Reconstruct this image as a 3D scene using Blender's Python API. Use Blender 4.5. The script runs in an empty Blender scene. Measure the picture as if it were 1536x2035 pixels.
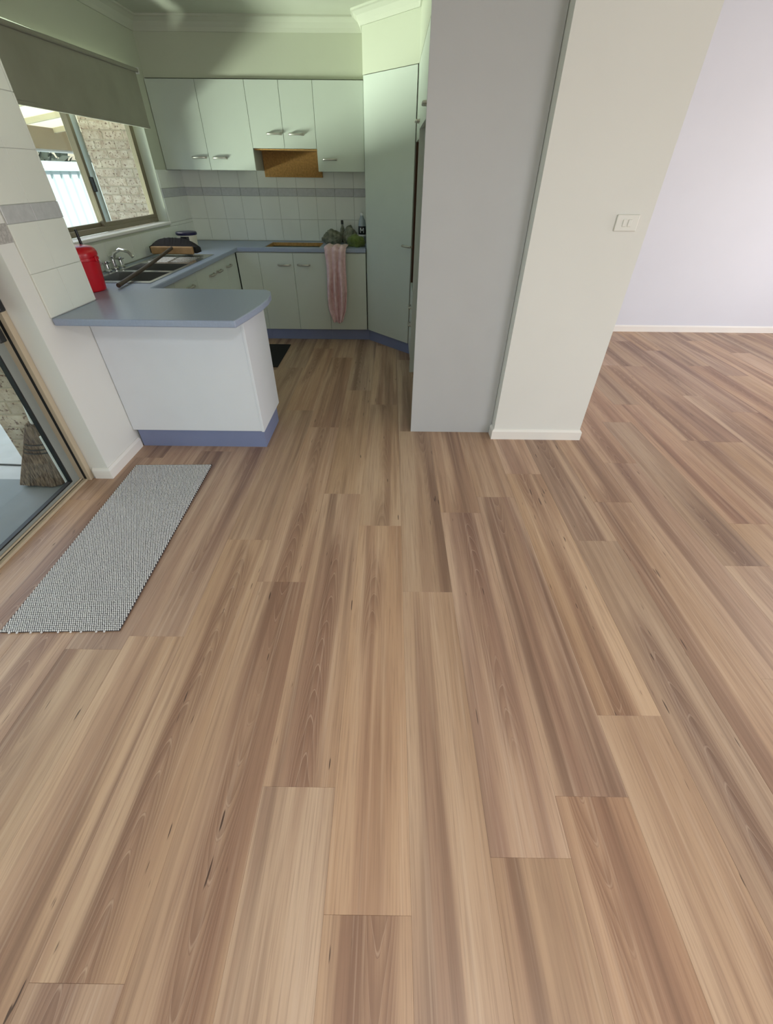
import bpy, bmesh, math, random
from mathutils import Vector, Matrix
random.seed(7)
scene = bpy.context.scene
COL = scene.collection

# ------------------------------------------------------------------ camera
CAM_H = 1.5026
F_PX = 821.745
pitch, yaw, roll = [math.radians(a) for a in (39.245, -0.225, 0.558)]
fwd = Vector((math.sin(yaw) * math.cos(pitch), math.cos(yaw) * math.cos(pitch), -math.sin(pitch)))
right = Vector((math.cos(yaw), -math.sin(yaw), 0))
up = right.cross(fwd)
r2 = right * math.cos(roll) + up * math.sin(roll)
u2 = -right * math.sin(roll) + up * math.cos(roll)
cam_d = bpy.data.cameras.new('camera')
cam_d.sensor_fit = 'HORIZONTAL'
cam_d.sensor_width = 36.0
cam_d.lens = F_PX * 36.0 / 1536.0
cam_d.clip_start = 0.02
cam = bpy.data.objects.new('camera', cam_d)
COL.objects.link(cam)
R = Matrix((r2, u2, -fwd)).transposed()
cam.matrix_world = Matrix.Translation((0, 0, CAM_H)) @ R.to_4x4()
scene.camera = cam

# ------------------------------------------------------------------ light and exposure
scene.view_settings.view_transform = 'Standard'
scene.view_settings.look = 'None'
scene.view_settings.gamma = 1.0
scene.view_settings.use_curve_mapping = False
scene.view_settings.exposure = 0.0
scene.cycles.max_bounces = 10
scene.cycles.diffuse_bounces = 6
scene.cycles.glossy_bounces = 4
scene.cycles.transparent_max_bounces = 12
scene.cycles.sample_clamp_indirect = 20.0
scene.cycles.caustics_reflective = False
scene.cycles.caustics_refractive = False
scene.cycles.use_denoising = True

world = bpy.data.worlds.new('world')
scene.world = world
world.use_nodes = True
wn = world.node_tree
wn.nodes.clear()
w_out = wn.nodes.new('ShaderNodeOutputWorld')
w_bg = wn.nodes.new('ShaderNodeBackground')
w_sky = wn.nodes.new('ShaderNodeTexSky')
w_sky.sky_type = 'NISHITA'
w_sky.sun_disc = False
w_sky.sun_elevation = math.radians(58)
w_sky.sun_rotation = math.radians(-80)
w_sky.air_density = 1.0
w_sky.dust_density = 2.0
w_bg.inputs['Strength'].default_value = 0.34
wn.links.new(w_sky.outputs['Color'], w_bg.inputs['Color'])
wn.links.new(w_bg.outputs['Background'], w_out.inputs['Surface'])


def add_sun(name, direction_from, strength, color, angle):
    d = bpy.data.lights.new(name, 'SUN')
    d.energy = strength
    d.color = color
    d.angle = math.radians(angle)
    o = bpy.data.objects.new(name, d)
    COL.objects.link(o)
    v = Vector(direction_from).normalized()
    o.location = v * 12
    o.rotation_euler = v.to_track_quat('Z', 'Y').to_euler()
    return o


def add_area(name, loc, target, sx, sy, power, color):
    d = bpy.data.lights.new(name, 'AREA')
    d.shape = 'RECTANGLE'
    d.size, d.size_y = sx, sy
    d.energy = power
    d.color = color
    o = bpy.data.objects.new(name, d)
    COL.objects.link(o)
    o.location = loc
    v = Vector(loc) - Vector(target)
    o.rotation_euler = v.to_track_quat('Z', 'Y').to_euler()
    return o


SUN = add_sun('sun', (0.52, 0.0, 1.2), 11.0, (1.0, 0.95, 0.86), 0.6)
# daylight entering by the window in the wall behind the camera, the far window of the right-hand room and the glazed side door
DAY_FRONT = add_area('daylight_front_window', (3.9, -2.98, 1.35), (3.9, 0, 1.35), 3.0, 1.7, 108, (0.98, 0.98, 1.0))
DAY_RIGHT = add_area('daylight_right_window', (5.96, 2.6, 1.35), (0, 2.6, 1.25), 3.0, 1.7, 114, (1.0, 0.95, 0.97))
DAY_DOOR = add_area('daylight_side_door', (-2.02, 0.12, 1.06), (0, 0.12, 1.06), 2.05, 1.95, 12, (0.86, 0.95, 1.0))
BOUNCE_KITCHEN = add_area('kitchen_bounce_fill', (-4.05, 3.9, 0.64), (-0.4, 4.6, 1.9), 1.3, 0.36, 50, (0.96, 1.0, 0.83))  # added lamp outside, hidden below the sill, standing in for bounce off sunlit paving
BOUNCE_KITCHEN.data.spread = math.radians(74)

# ------------------------------------------------------------------ node / material helpers


def lin(c):
    c /= 255.0
    return c / 12.92 if c <= 0.04045 else ((c + 0.055) / 1.055) ** 2.4


def C(r, g, b):
    return (lin(r), lin(g), lin(b), 1.0)


class NT:
    def __init__(self, name):
        self.m = bpy.data.materials.new(name)
        self.m.use_nodes = True
        self.t = self.m.node_tree
        self.t.nodes.clear()
        self.out = self.t.nodes.new('ShaderNodeOutputMaterial')
        self.b = self.t.nodes.new('ShaderNodeBsdfPrincipled')
        self.t.links.new(self.b.outputs[0], self.out.inputs['Surface'])

    def n(self, kind, **kw):
        nd = self.t.nodes.new(kind)
        for k, v in kw.items():
            setattr(nd, k, v)
        return nd

    def put(self, sock, v):
        if isinstance(v, bpy.types.NodeSocket):
            self.t.links.new(v, sock)
        else:
            sock.default_value = v

    def math(self, op, a, b=0.0, c=0.0, clamp=False):
        nd = self.n('ShaderNodeMath', operation=op)
        nd.use_clamp = clamp
        for i, v in enumerate((a, b, c)):
            self.put(nd.inputs[i], v)
        return nd.outputs[0]

    def comb(self, x, y, z):
        nd = self.n('ShaderNodeCombineXYZ')
        for i, v in enumerate((x, y, z)):
            self.put(nd.inputs[i], v)
        return nd.outputs[0]

    def coord(self, which='Object'):
        return self.n('ShaderNodeTexCoord').outputs[which]

    def geo(self):
        return self.n('ShaderNodeNewGeometry').outputs['Position']

    def sep(self, v):
        nd = self.n('ShaderNodeSeparateXYZ')
        self.put(nd.inputs[0], v)
        return nd.outputs

    def noise(self, vec, scale=1.0, detail=2.0, rough=0.5, dist=0.0):
        nd = self.n('ShaderNodeTexNoise')
        self.put(nd.inputs['Vector'], vec)
        nd.inputs['Scale'].default_value = scale
        nd.inputs['Detail'].default_value = detail
        nd.inputs['Roughness'].default_value = rough
        nd.inputs['Distortion'].default_value = dist
        return nd.outputs['Fac']

    def ramp(self, fac, stops):
        nd = self.n('ShaderNodeValToRGB')
        self.put(nd.inputs[0], fac)
        el = nd.color_ramp.elements
        while len(el) < len(stops):
            el.new(0.5)
        for e, (p, c) in zip(el, stops):
            e.position = p
            e.color = c if len(c) == 4 else (*c, 1)
        return nd.outputs[0]

    def smooth(self, v, a, b, lo=0.0, hi=1.0):
        nd = self.n('ShaderNodeMapRange', interpolation_type='SMOOTHSTEP')
        self.put(nd.inputs[0], v)
        for i, x in enumerate((a, b, lo, hi)):
            self.put(nd.inputs[1 + i], x)
        return nd.outputs[0]

    def mix(self, fac, a, b, mode='MIX'):
        nd = self.n('ShaderNodeMix', data_type='RGBA', blend_type=mode)
        self.put(nd.inputs[0], fac)
        self.put(nd.inputs[6], a)
        self.put(nd.inputs[7], b)
        return nd.outputs[2]

    def bump(self, height, strength=0.2, dist=0.002):
        nd = self.n('ShaderNodeBump')
        nd.inputs['Strength'].default_value = strength
        nd.inputs['Distance'].default_value = dist
        self.put(nd.inputs['Height'], height)
        self.t.links.new(nd.outputs[0], self.b.inputs['Normal'])

    def set(self, **kw):
        names = dict(color='Base Color', rough='Roughness', metal='Metallic', spec='Specular IOR Level', trans='Transmission Weight', ior='IOR', alpha='Alpha', sub='Subsurface Weight', sheen='Sheen Weight', coat='Coat Weight')
        for k, v in kw.items():
            self.put(self.b.inputs[names[k]], v)
        return self


def plain(name, col, rough=0.5, metal=0.0, var=0.05, scale=6.0, bump=0.0, bscale=200.0, spec=0.5):
    m = NT(name)
    p = m.geo()
    n = m.noise(p, scale, 3.0)
    lo = tuple(c * (1 - var) for c in col[:3]) + (1,)
    hi = tuple(min(1, c * (1 + var)) for c in col[:3]) + (1,)
    m.set(color=m.ramp(n, [(0.3, lo), (0.7, hi)]), rough=rough, metal=metal, spec=spec)
    if bump:
        m.bump(m.noise(p, bscale, 2.0), bump, 0.001)
    return m.m


def plank_material():
    m = NT('spotted_gum_plank')
    x, y, z = m.sep(m.coord('Object'))
    rnd = m.n('ShaderNodeObjectInfo').outputs['Random']
    seed = m.math('MULTIPLY', rnd, 91.0)

    def field(sx, sy, off, detail=2.0, rough=0.5, dist=0.0):
        return m.noise(m.comb(m.math('MULTIPLY', x, sx), m.math('MULTIPLY', y, sy), m.math('ADD', seed, off)), 1.0, detail, rough, dist)
    tone = field(6.0, 0.6, 0.0, 2.0)
    streak = field(9.5, 0.38, 11.0, 2.0, 0.45, 0.12)
    band = field(15.0, 0.45, 97.0, 1.5, 0.45)
    streak2 = field(30.0, 0.6, 23.0, 2.0, 0.5, 0.1)
    fine = field(190.0, 4.0, 51.0, 3.0, 0.65)
    fine2 = field(70.0, 1.1, 57.0, 2.0, 0.55)
    crack = field(95.0, 8.0, 71.0, 1.0, 0.4)
    where = field(3.0, 0.75, 83.0, 1.0)
    base = m.ramp(tone, [(0.30, C(176, 145, 117)), (0.5, C(189, 159, 131)), (0.72, C(200, 172, 145))])
    dark = m.mix(m.smooth(streak2, 0.38, 0.64), C(150, 118, 98), C(114, 86, 71))
    s = m.math('MULTIPLY', m.smooth(streak, 0.50, 0.63), 0.66)
    col = m.mix(s, base, dark)
    # secondary warm bands
    col = m.mix(m.math('MULTIPLY', m.smooth(band, 0.50, 0.64), 0.36), col, C(148, 114, 94))
    col = m.mix(m.math('MULTIPLY', m.smooth(streak2, 0.55, 0.68), 0.26), col, C(120, 90, 74))
    # cathedral grain: nested parabolas about a wandering heart line
    r1 = m.math('FRACT', m.math('MULTIPLY', rnd, 17.3))
    r3 = m.math('FRACT', m.math('MULTIPLY', rnd, 41.9))
    wander = field(0.01, 1.3, 61.0, 1.0)
    xc = m.math('SUBTRACT', x, m.math('ADD', m.math('MULTIPLY', m.math('SUBTRACT', r1, 0.5), 0.11), m.math('MULTIPLY', m.math('SUBTRACT', wander, 0.5), 0.05)))
    sgn = m.math('SUBTRACT', m.math('MULTIPLY', m.math('GREATER_THAN', r3, 0.5), 2.0), 1.0)
    warp = m.math('MULTIPLY', field(16.0, 2.6, 31.0, 2.0), 0.22)
    F = m.math('ADD', m.math('ADD', m.math('MULTIPLY', y, sgn), m.math('MULTIPLY', m.math('MULTIPLY', xc, xc), 190.0)), warp)
    fr = m.math('FRACT', m.math('MULTIPLY', F, 9.0))
    saw = m.smooth(fr, 0.0, 0.85)
    ax = m.math('ABSOLUTE', xc)
    heart = m.math('MULTIPLY', m.smooth(ax, 0.062, 0.030), m.smooth(where, 0.47, 0.60))
    col = m.mix(m.math('MULTIPLY', heart, 0.42), col, C(140, 107, 87))
    col = m.mix(m.math('MULTIPLY', m.math('MULTIPLY', saw, heart), 0.42), col, C(116, 87, 71))
    thin = m.smooth(m.math('ABSOLUTE', m.math('SUBTRACT', fr, 0.93)), 0.07, 0.0)
    col = m.mix(m.math('MULTIPLY', m.math('MULTIPLY', thin, heart), 0.42), col, C(206, 178, 152))
    # fine pores and pale threads
    col = m.mix(m.math('MULTIPLY', m.smooth(fine, 0.43, 0.75), 0.36), col, C(118, 90, 74))
    col = m.mix(m.math('MULTIPLY', m.smooth(fine2, 0.54, 0.70), 0.24), col, C(212, 187, 162))
    ck = m.math('MULTIPLY', m.math('MULTIPLY', m.smooth(crack, 0.745, 0.785), m.smooth(where, 0.46, 0.52)), 0.85)
    col = m.mix(ck, col, C(60, 44, 38))
    # board to board tone
    hs = m.n('ShaderNodeHueSaturation')
    m.put(hs.inputs['Hue'], m.math('ADD', 0.4925, m.math('MULTIPLY', m.math('FRACT', m.math('MULTIPLY', rnd, 13.7)), 0.007)))
    m.put(hs.inputs['Saturation'], m.math('ADD', 0.94, m.math('MULTIPLY', m.math('FRACT', m.math('MULTIPLY', rnd, 7.3)), 0.14)))
    m.put(hs.inputs['Value'], m.math('ADD', 0.91, m.math('MULTIPLY', m.math('FRACT', m.math('MULTIPLY', rnd, 29.1)), 0.14)))
    m.put(hs.inputs['Color'], col)
    m.set(color=hs.outputs[0], rough=m.math('ADD', 0.36, m.math('MULTIPLY', fine, 0.14)), spec=0.42)
    m.bump(fine, 0.08, 0.0006)
    return m.m


def brick_material():
    m = NT('mottled_cream_brick')
    p = m.coord('Object')
    rnd = m.n('ShaderNodeObjectInfo').outputs['Random']
    x, y, z = m.sep(p)
    v = m.comb(m.math('ADD', x, m.math('MULTIPLY', rnd, 31.0)), y, z)
    a = m.noise(v, 14.0, 3.0)
    b = m.noise(v, 45.0, 2.0)
    base = m.ramp(a, [(0.3, C(176, 150, 128)), (0.5, C(205, 186, 164)), (0.75, C(222, 208, 188))])
    base = m.mix(m.smooth(b, 0.57, 0.66), base, C(128, 100, 86))
    hs = m.n('ShaderNodeHueSaturation')
    m.put(hs.inputs['Value'], m.math('ADD', 0.82, m.math('MULTIPLY', rnd, 0.25)))
    m.put(hs.inputs['Color'], base)
    m.set(color=hs.outputs[0], rough=0.9)
    m.bump(b, 0.5, 0.004)
    return m.m


def glass_material():
    m = NT('window_glass')
    t = m.n('ShaderNodeBsdfTransparent')
    t.inputs[0].default_value = (0.93, 0.97, 0.96, 1)
    g = m.n('ShaderNodeBsdfGlossy')
    g.inputs['Roughness'].default_value = 0.02
    fr = m.n('ShaderNodeLayerWeight')
    fr.inputs['Blend'].default_value = 0.12
    mx = m.n('ShaderNodeMixShader')
    m.t.links.new(m.math('MULTIPLY', fr.outputs['Facing'], 0.35), mx.inputs[0])
    m.t.links.new(t.outputs[0], mx.inputs[1])
    m.t.links.new(g.outputs[0], mx.inputs[2])
    m.t.links.new(mx.outputs[0], m.out.inputs['Surface'])
    return m.m


def rug_material():
    m = NT('woven_grey_wool')
    p = m.coord('Object')
    n = m.noise(p, 260.0, 2.0)
    n2 = m.noise(p, 9.0, 2.0)
    col = m.ramp(n, [(0.30, C(196, 195, 198)), (0.5, C(232, 231, 230)), (0.7, C(248, 247, 245))])
    col = m.mix(m.math('MULTIPLY', n2, 0.25), col, C(150, 150, 156))
    m.set(color=col, rough=0.95, spec=0.1, sheen=0.15)
    return m.m


def cloth_material(name, c0, c1, scale=30.0):
    m = NT(name)
    p = m.geo()
    n = m.noise(p, scale, 3.0)
    m.set(color=m.ramp(n, [(0.3, c0), (0.7, c1)]), rough=0.95, spec=0.1, sheen=0.2)
    m.bump(m.noise(p, 700.0, 2.0), 0.3, 0.001)
    return m.m


M = {}
M['plank'] = plank_material()
M['underlay'] = plain('floor_underlay', C(60, 45, 36), 0.9)
M['cream_wall'] = plain('cream_wall_paint', C(226, 227, 222), 0.75, var=0.012, scale=2.0, bump=0.05, bscale=350)
M['white_wall'] = plain('white_wall_paint', C(216, 219, 227), 0.75, var=0.012, scale=2.0, bump=0.05, bscale=350)
M['kitchen_wall'] = plain('kitchen_wall_paint', C(191, 195, 177), 0.7, var=0.015, scale=2.0, bump=0.05, bscale=350)
M['ceiling'] = plain('ceiling_paint', C(194, 197, 182), 0.85, var=0.01)
M['gloss_white'] = plain('white_gloss_trim', C(236, 234, 228), 0.35, var=0.01)
M['laminate'] = plain('white_laminate', C(198, 206, 197), 0.38, var=0.01)
M['pen_lam'] = plain('pale_grey_laminate', C(226, 232, 238), 0.45, var=0.012)
M['grey_panel'] = plain('grey_white_laminate', C(187, 189, 190), 0.5, var=0.012)
M['carcass'] = plain('cabinet_carcass', C(190, 196, 186), 0.6, var=0.02)
M['worktop'] = plain('blue_grey_worktop', C(150, 162, 184), 0.34, var=0.04, scale=90.0)
M['kick'] = plain('blue_kickboard', C(126, 137, 172), 0.5, var=0.03)
M['chip'] = plain('raw_chipboard', C(184, 142, 84), 0.9, var=0.2, scale=60.0)
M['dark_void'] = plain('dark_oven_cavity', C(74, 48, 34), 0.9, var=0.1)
M['steel'] = plain('stainless_steel', (0.55, 0.56, 0.55, 1), 0.25, 1.0, var=0.03)
M['chrome'] = plain('chrome', (0.75, 0.75, 0.74, 1), 0.12, 1.0, var=0.01)
M['brass'] = plain('pewter_handle', C(188, 186, 176), 0.35, 0.6, var=0.05)
M['tile'] = plain('white_glazed_tile', C(230, 233, 224), 0.16, var=0.02, scale=4.0)
M['dado'] = plain('grey_border_tile', C(192, 194, 194), 0.25, var=0.06, scale=40.0)
M['grout'] = plain('grey_grout', C(208, 210, 201), 0.9, var=0.04)
M['alu_beige'] = plain('beige_aluminium', C(188, 174, 150), 0.45, 0.0, var=0.03)
M['alu_bronze'] = plain('bronze_aluminium', C(124, 115, 94), 0.45, 0.15, var=0.04)
M['alu_grey'] = plain('grey_aluminium', C(136, 142, 137), 0.4, 0.0, var=0.04)
M['rubber'] = plain('black_rubber', C(20, 21, 22), 0.5, var=0.1)
M['black'] = plain('black_plastic', C(22, 24, 27), 0.35, var=0.1)
M['glass'] = glass_material()
M['blind'] = cloth_material('olive_grey_blind_fabric', C(148, 147, 131), C(157, 156, 140), 5.0)
M['rug'] = rug_material()
M['rug_base'] = plain('rug_backing', C(66, 64, 68), 0.95)
M['brick'] = brick_material()
M['mortar'] = plain('pale_mortar', C(192, 176, 154), 0.95, var=0.06, scale=30)
M['concrete'] = plain('pale_concrete', C(176, 180, 184), 0.85, var=0.06, scale=9.0, bump=0.2, bscale=60)
M['slab_dark'] = plain('grey_patio_slab', C(104, 112, 114), 0.5, var=0.07, scale=7.0, bump=0.1, bscale=80)
M['fence'] = plain('pale_steel_fence', C(206, 222, 222), 0.6, var=0.02)
M['soffit'] = plain('cream_soffit', C(226, 220, 192), 0.8, var=0.02)
_t = NT('translucent_cream_roofing')
_d = _t.n('ShaderNodeBsdfDiffuse')
_d.inputs[0].default_value = C(238, 232, 208)
_tr = _t.n('ShaderNodeBsdfTranslucent')
_tr.inputs[0].default_value = C(246, 238, 206)
_mx = _t.n('ShaderNodeMixShader')
_mx.inputs[0].default_value = 0.3
_t.t.links.new(_d.outputs[0], _mx.inputs[1])
_t.t.links.new(_tr.outputs[0], _mx.inputs[2])
_t.t.links.new(_mx.outputs[0], _t.out.inputs['Surface'])
M['roofing'] = _t.m
M['fascia'] = plain('brown_fascia', C(146, 130, 106), 0.7, var=0.04)
M['leaf'] = plain('dark_hedge_leaf', C(58, 66, 52), 0.8, var=0.35, scale=30)
M['grass'] = plain('lawn_grass', C(120, 146, 74), 0.95, var=0.2, scale=20)
M['straw'] = NT('broom_straw').m
_s = NT('straw_bristle')
_x, _y, _z = _s.sep(_s.coord('Object'))
_n = _s.noise(_s.comb(_s.math('MULTIPLY', _x, 160.0), _s.math('MULTIPLY', _y, 160.0), _s.math('MULTIPLY', _z, 9.0)), 1.0, 3.0)
_s.set(color=_s.ramp(_n, [(0.3, C(78, 64, 56)), (0.55, C(138, 118, 102)), (0.75, C(176, 156, 134))]), rough=0.9)
_s.bump(_n, 0.8, 0.004)
M['straw'] = _s.m
M['white_plastic'] = plain('white_plastic', C(232, 233, 230), 0.35, var=0.01)
M['red_plastic'] = plain('red_plastic', C(190, 14, 32), 0.28, var=0.06)
M['navy_plastic'] = plain('navy_plastic', C(34, 30, 62), 0.35, var=0.05)
M['cream_plastic'] = plain('cream_plastic', C(214, 208, 186), 0.4, var=0.05)
M['switch'] = plain('pale_switch_plastic', C(220, 220, 212), 0.4, var=0.01)
M['label_black'] = plain('black_label', C(16, 16, 18), 0.4)
M['label_white'] = plain('white_label_print', C(232, 232, 232), 0.5)
M['bristle'] = plain('black_bristle', C(20, 15, 16), 0.85, var=0.3, scale=120, bump=0.6, bscale=400)
M['wood_block'] = plain('pale_wood', C(176, 140, 96), 0.6, var=0.12, scale=25)
M['wood_dark'] = plain('dark_wood_pole', C(70, 56, 44), 0.55, var=0.15, scale=30)
M['pink'] = cloth_material('pink_towel_cloth', C(214, 178, 180), C(232, 204, 206), 25.0)
M['green'] = cloth_material('green_microfibre', C(88, 104, 48), C(114, 128, 70), 30.0)
M['greycloth'] = cloth_material('grey_rag', C(96, 100, 86), C(150, 150, 132), 26.0)
M['clear_plastic'] = plain('grey_clear_plastic', C(168, 178, 186), 0.15, var=0.05)
M['mat_black'] = plain('black_floor_mat', C(16, 16, 18), 0.9, var=0.2, scale=60)
M['adhesive'] = plain('mottled_adhesive', C(176, 174, 170), 0.9, var=0.22, scale=90, bump=0.8, bscale=120)

# ------------------------------------------------------------------ mesh helpers


class B:
    def __init__(self):
        self.bm = bmesh.new()

    def box(self, x0, x1, y0, y1, z0, z1, bev=0.0, seg=1):
        r = bmesh.ops.create_cube(self.bm, size=1.0)
        vs = r['verts']
        for v in vs:
            v.co = Vector(((x0 + x1) / 2 + v.co.x * (x1 - x0), (y0 + y1) / 2 + v.co.y * (y1 - y0), (z0 + z1) / 2 + v.co.z * (z1 - z0)))
        if bev > 0:
            es = list({e for v in vs for e in v.link_edges})
            bmesh.ops.bevel(self.bm, geom=es, offset=bev, segments=seg, affect='EDGES', profile=0.5, clamp_overlap=True)
        return self

    def poly(self, pts, faces):
        vs = [self.bm.verts.new(p) for p in pts]
        for f in faces:
            self.bm.faces.new([vs[i] for i in f])
        return self

    def prism(self, poly, z0, z1):
        n = len(poly)
        pts = [(x, y, z0) for x, y in poly] + [(x, y, z1) for x, y in poly]
        fs = [list(range(n))[::-1], list(range(n, 2 * n))] + [[i, (i + 1) % n, n + (i + 1) % n, n + i] for i in range(n)]
        return self.poly(pts, fs)

    def tube(self, pts, rad, seg=8, cap=True):
        pts = [Vector(p) for p in pts]
        n = len(pts)
        rads = rad if isinstance(rad, (list, tuple)) else [rad] * n
        rings = []
        ref = None
        for i, p in enumerate(pts):
            t = (pts[min(i + 1, n - 1)] - pts[max(i - 1, 0)]).normalized()
            if ref is None:
                ref = t.orthogonal().normalized()
            a = (ref - t * ref.dot(t)).normalized()
            ref = a
            b = t.cross(a)
            rings.append([self.bm.verts.new(p + (a * math.cos(2 * math.pi * k / seg) + b * math.sin(2 * math.pi * k / seg)) * rads[i]) for k in range(seg)])
        for i in range(n - 1):
            for k in range(seg):
                self.bm.faces.new((rings[i][k], rings[i][(k + 1) % seg], rings[i + 1][(k + 1) % seg], rings[i + 1][k]))
        if cap:
            self.bm.faces.new(rings[0][::-1])
            self.bm.faces.new(rings[-1])
        return self

    def lathe(self, cx, cy, prof, seg=28, sx=1.0, sy=1.0):
        rings = []
        for r, z in prof:
            rings.append([self.bm.verts.new((cx + sx * r * math.cos(2 * math.pi * k / seg), cy + sy * r * math.sin(2 * math.pi * k / seg), z)) for k in range(seg)])
        for i in range(len(rings) - 1):
            for k in range(seg):
                self.bm.faces.new((rings[i][k], rings[i][(k + 1) % seg], rings[i + 1][(k + 1) % seg], rings[i + 1][k]))
        self.bm.faces.new(rings[0][::-1])
        self.bm.faces.new(rings[-1])
        return self

    def sweep(self, path, prof, closed_ends=True):
        """prof: (d, z) points, d = distance to the left of the path direction"""
        P = [Vector(p) for p in path]
        n = len(P)
        rings = []
        for i in range(n):
            dirs = []
            if i > 0:
                dirs.append((P[i] - P[i - 1]).normalized())
            if i < n - 1:
                dirs.append((P[i + 1] - P[i]).normalized())
            ns = [Vector((-d.y, d.x)) for d in dirs]
            if len(ns) == 1:
                mv = ns[0]
            else:
                s = ns[0] + ns[1]
                mv = s / (1 + ns[0].dot(ns[1]))
            rings.append([self.bm.verts.new((P[i].x + mv.x * d, P[i].y + mv.y * d, z)) for d, z in prof])
        k = len(prof)
        for i in range(n - 1):
            for j in range(k):
                self.bm.faces.new((rings[i][j], rings[i][(j + 1) % k], rings[i + 1][(j + 1) % k], rings[i + 1][j]))
        if closed_ends:
            self.bm.faces.new(rings[0][::-1])
            self.bm.faces.new(rings[-1])
        return self

    def mesh(self, name, smooth=False):
        bmesh.ops.recalc_face_normals(self.bm, faces=self.bm.faces[:])
        me = bpy.data.meshes.new(name)
        self.bm.to_mesh(me)
        self.bm.free()
        if smooth:
            me.polygons.foreach_set('use_smooth', [True] * len(me.polygons))
            try:
                me.set_sharp_from_angle(angle=math.radians(40))
            except Exception:
                pass
        return me


def link(name, me, mat, parent=None, loc=None, rot=None):
    o = bpy.data.objects.new(name, me)
    COL.objects.link(o)
    if mat is not None and len(me.materials) == 0:
        me.materials.append(mat)
    if loc is not None:
        o.location = loc
    if rot is not None:
        o.rotation_euler = rot
    if parent is not None:
        o.parent = parent
        o.matrix_parent_inverse = Matrix.Translation(-root_loc(parent))
    return o


def root_loc(o):
    v = Vector((0, 0, 0))
    while o is not None:
        if o.type == 'EMPTY':
            v = v + Vector(o.location)
        o = o.parent
    return v


def part(name, b, mat, parent, smooth=False):
    o = bpy.data.objects.new(name, b.mesh(name, smooth))
    COL.objects.link(o)
    o.data.materials.append(mat)
    o.parent = parent
    if parent.type == 'EMPTY':
        o.matrix_parent_inverse = Matrix.Translation(-Vector(parent.location))
    return o


def inst(name, me, parent, loc, rot=(0, 0, 0), mat=None, scale=None):
    """shared-mesh piece placed at a world location under a parent"""
    o = bpy.data.objects.new(name, me)
    COL.objects.link(o)
    if mat is not None and len(me.materials) == 0:
        me.materials.append(mat)
    o.location = loc
    o.rotation_euler = rot
    if scale:
        o.scale = scale
    o.parent = parent
    if parent.type == 'EMPTY':
        o.matrix_parent_inverse = Matrix.Translation(-Vector(parent.location))
    return o


def tag(o, label, cat=None, group=None, kind=None):
    o['label'] = label
    if cat:
        o['category'] = cat
    if group:
        o['group'] = group
    if kind:
        o['kind'] = kind
    return o


def thing(name, label, cat, loc=(0, 0, 0), group=None, kind=None):
    o = bpy.data.objects.new(name, None)
    COL.objects.link(o)
    o.location = loc
    o.empty_display_size = 0.1
    return tag(o, label, cat, group, kind)


def single(name, b, mat, label, cat, smooth=False, group=None, kind=None):
    o = bpy.data.objects.new(name, b.mesh(name, smooth))
    COL.objects.link(o)
    o.data.materials.append(mat)
    return tag(o, label, cat, group, kind)


# ------------------------------------------------------------------ key dimensions
XN = -1.752      # inner face of the door-side wall
XW = -2.19       # kitchen window wall
YB = 5.53        # kitchen back wall
YR = 5.48        # right-hand room back wall
CEIL = 2.50
CEIL2 = 2.85      # higher ceiling of the right-hand room
WT = 0.912       # worktop height
XF = 0.193       # front of the tall units
XRIGHT, YFRONT = 6.0, -3.0
NIB0, NIB1 = 2.155, 2.68

# ------------------------------------------------------------------ floor with planks
PW, PL = 0.2297, 1.549
E0 = -0.385
joints = {-3: 1.00, -2: 0.045, -1: 1.306, 0: 0.46, 1: 0.17, 2: 1.256, 3: 0.2925, 4: 0.445, 5: 0.698, 6: 1.619 - PL, 7: 1.958 - PL,
          8: 2.395 - PL, 9: 1.448, 10: 1.774 - PL, 11: 2.713 - PL, 13: 3.523 - 2 * PL}
fb = B()
fb.prism([(-1.885, -3.0), (6.0, -3.0), (6.0, 5.5), (0.86, 5.5), (0.86, 5.53), (-2.19, 5.53), (-2.19, 2.68), (-1.80, 2.68), (-1.80, 2.15), (-1.885, 2.15)], -0.06, -0.012)
floor = single('floor', fb, M['underlay'], 'timber-look plank floor with brown streaked grain', 'floor', kind='structure')


def plank_mesh(w, l):
    g, c, t = 0.00012, 0.0005, 0.012
    hx, hy = w / 2 - g, l / 2 - g
    b = B()
    b.poly([(-hx, -hy, -t), (hx, -hy, -t), (hx, hy, -t), (-hx, hy, -t),
            (-hx, -hy, -c), (hx, -hy, -c), (hx, hy, -c), (-hx, hy, -c),
            (-hx + c, -hy + c, 0), (hx - c, -hy + c, 0), (hx - c, hy - c, 0), (-hx + c, hy - c, 0)],
           [(0, 1, 5, 4), (1, 2, 6, 5), (2, 3, 7, 6), (3, 0, 4, 7), (4, 5, 9, 8), (5, 6, 10, 9), (6, 7, 11, 10), (7, 4, 8, 11), (8, 9, 10, 11)])
    me = b.mesh('plank')
    me.materials.append(M['plank'])
    return me


full_plank = plank_mesh(PW, PL)
rj = random.Random(3)
for k in range(-7, 28):
    x0, x1 = E0 + PW * k, E0 + PW * (k + 1)
    j = joints.get(k, rj.uniform(0, PL))
    n0 = math.floor((YFRONT - j) / PL)
    y = j + n0 * PL
    while y < 5.5:
        ya, yb = max(y, YFRONT), min(y + PL, 5.5)
        xa, xb = x0, x1
        if k == -7:
            xa = -1.885
            yb = min(yb, 2.145)
        xb = min(xb, 5.99)
        if yb - ya > 0.02 and xb - xa > 0.01:
            whole = abs(yb - ya - PL) < 1e-6 and abs(xb - xa - PW) < 1e-6
            me = full_plank if whole else plank_mesh(xb - xa, yb - ya)
            inst('plank', me, floor, ((xa + xb) / 2, (ya + yb) / 2, 0))
        y += PL

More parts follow.
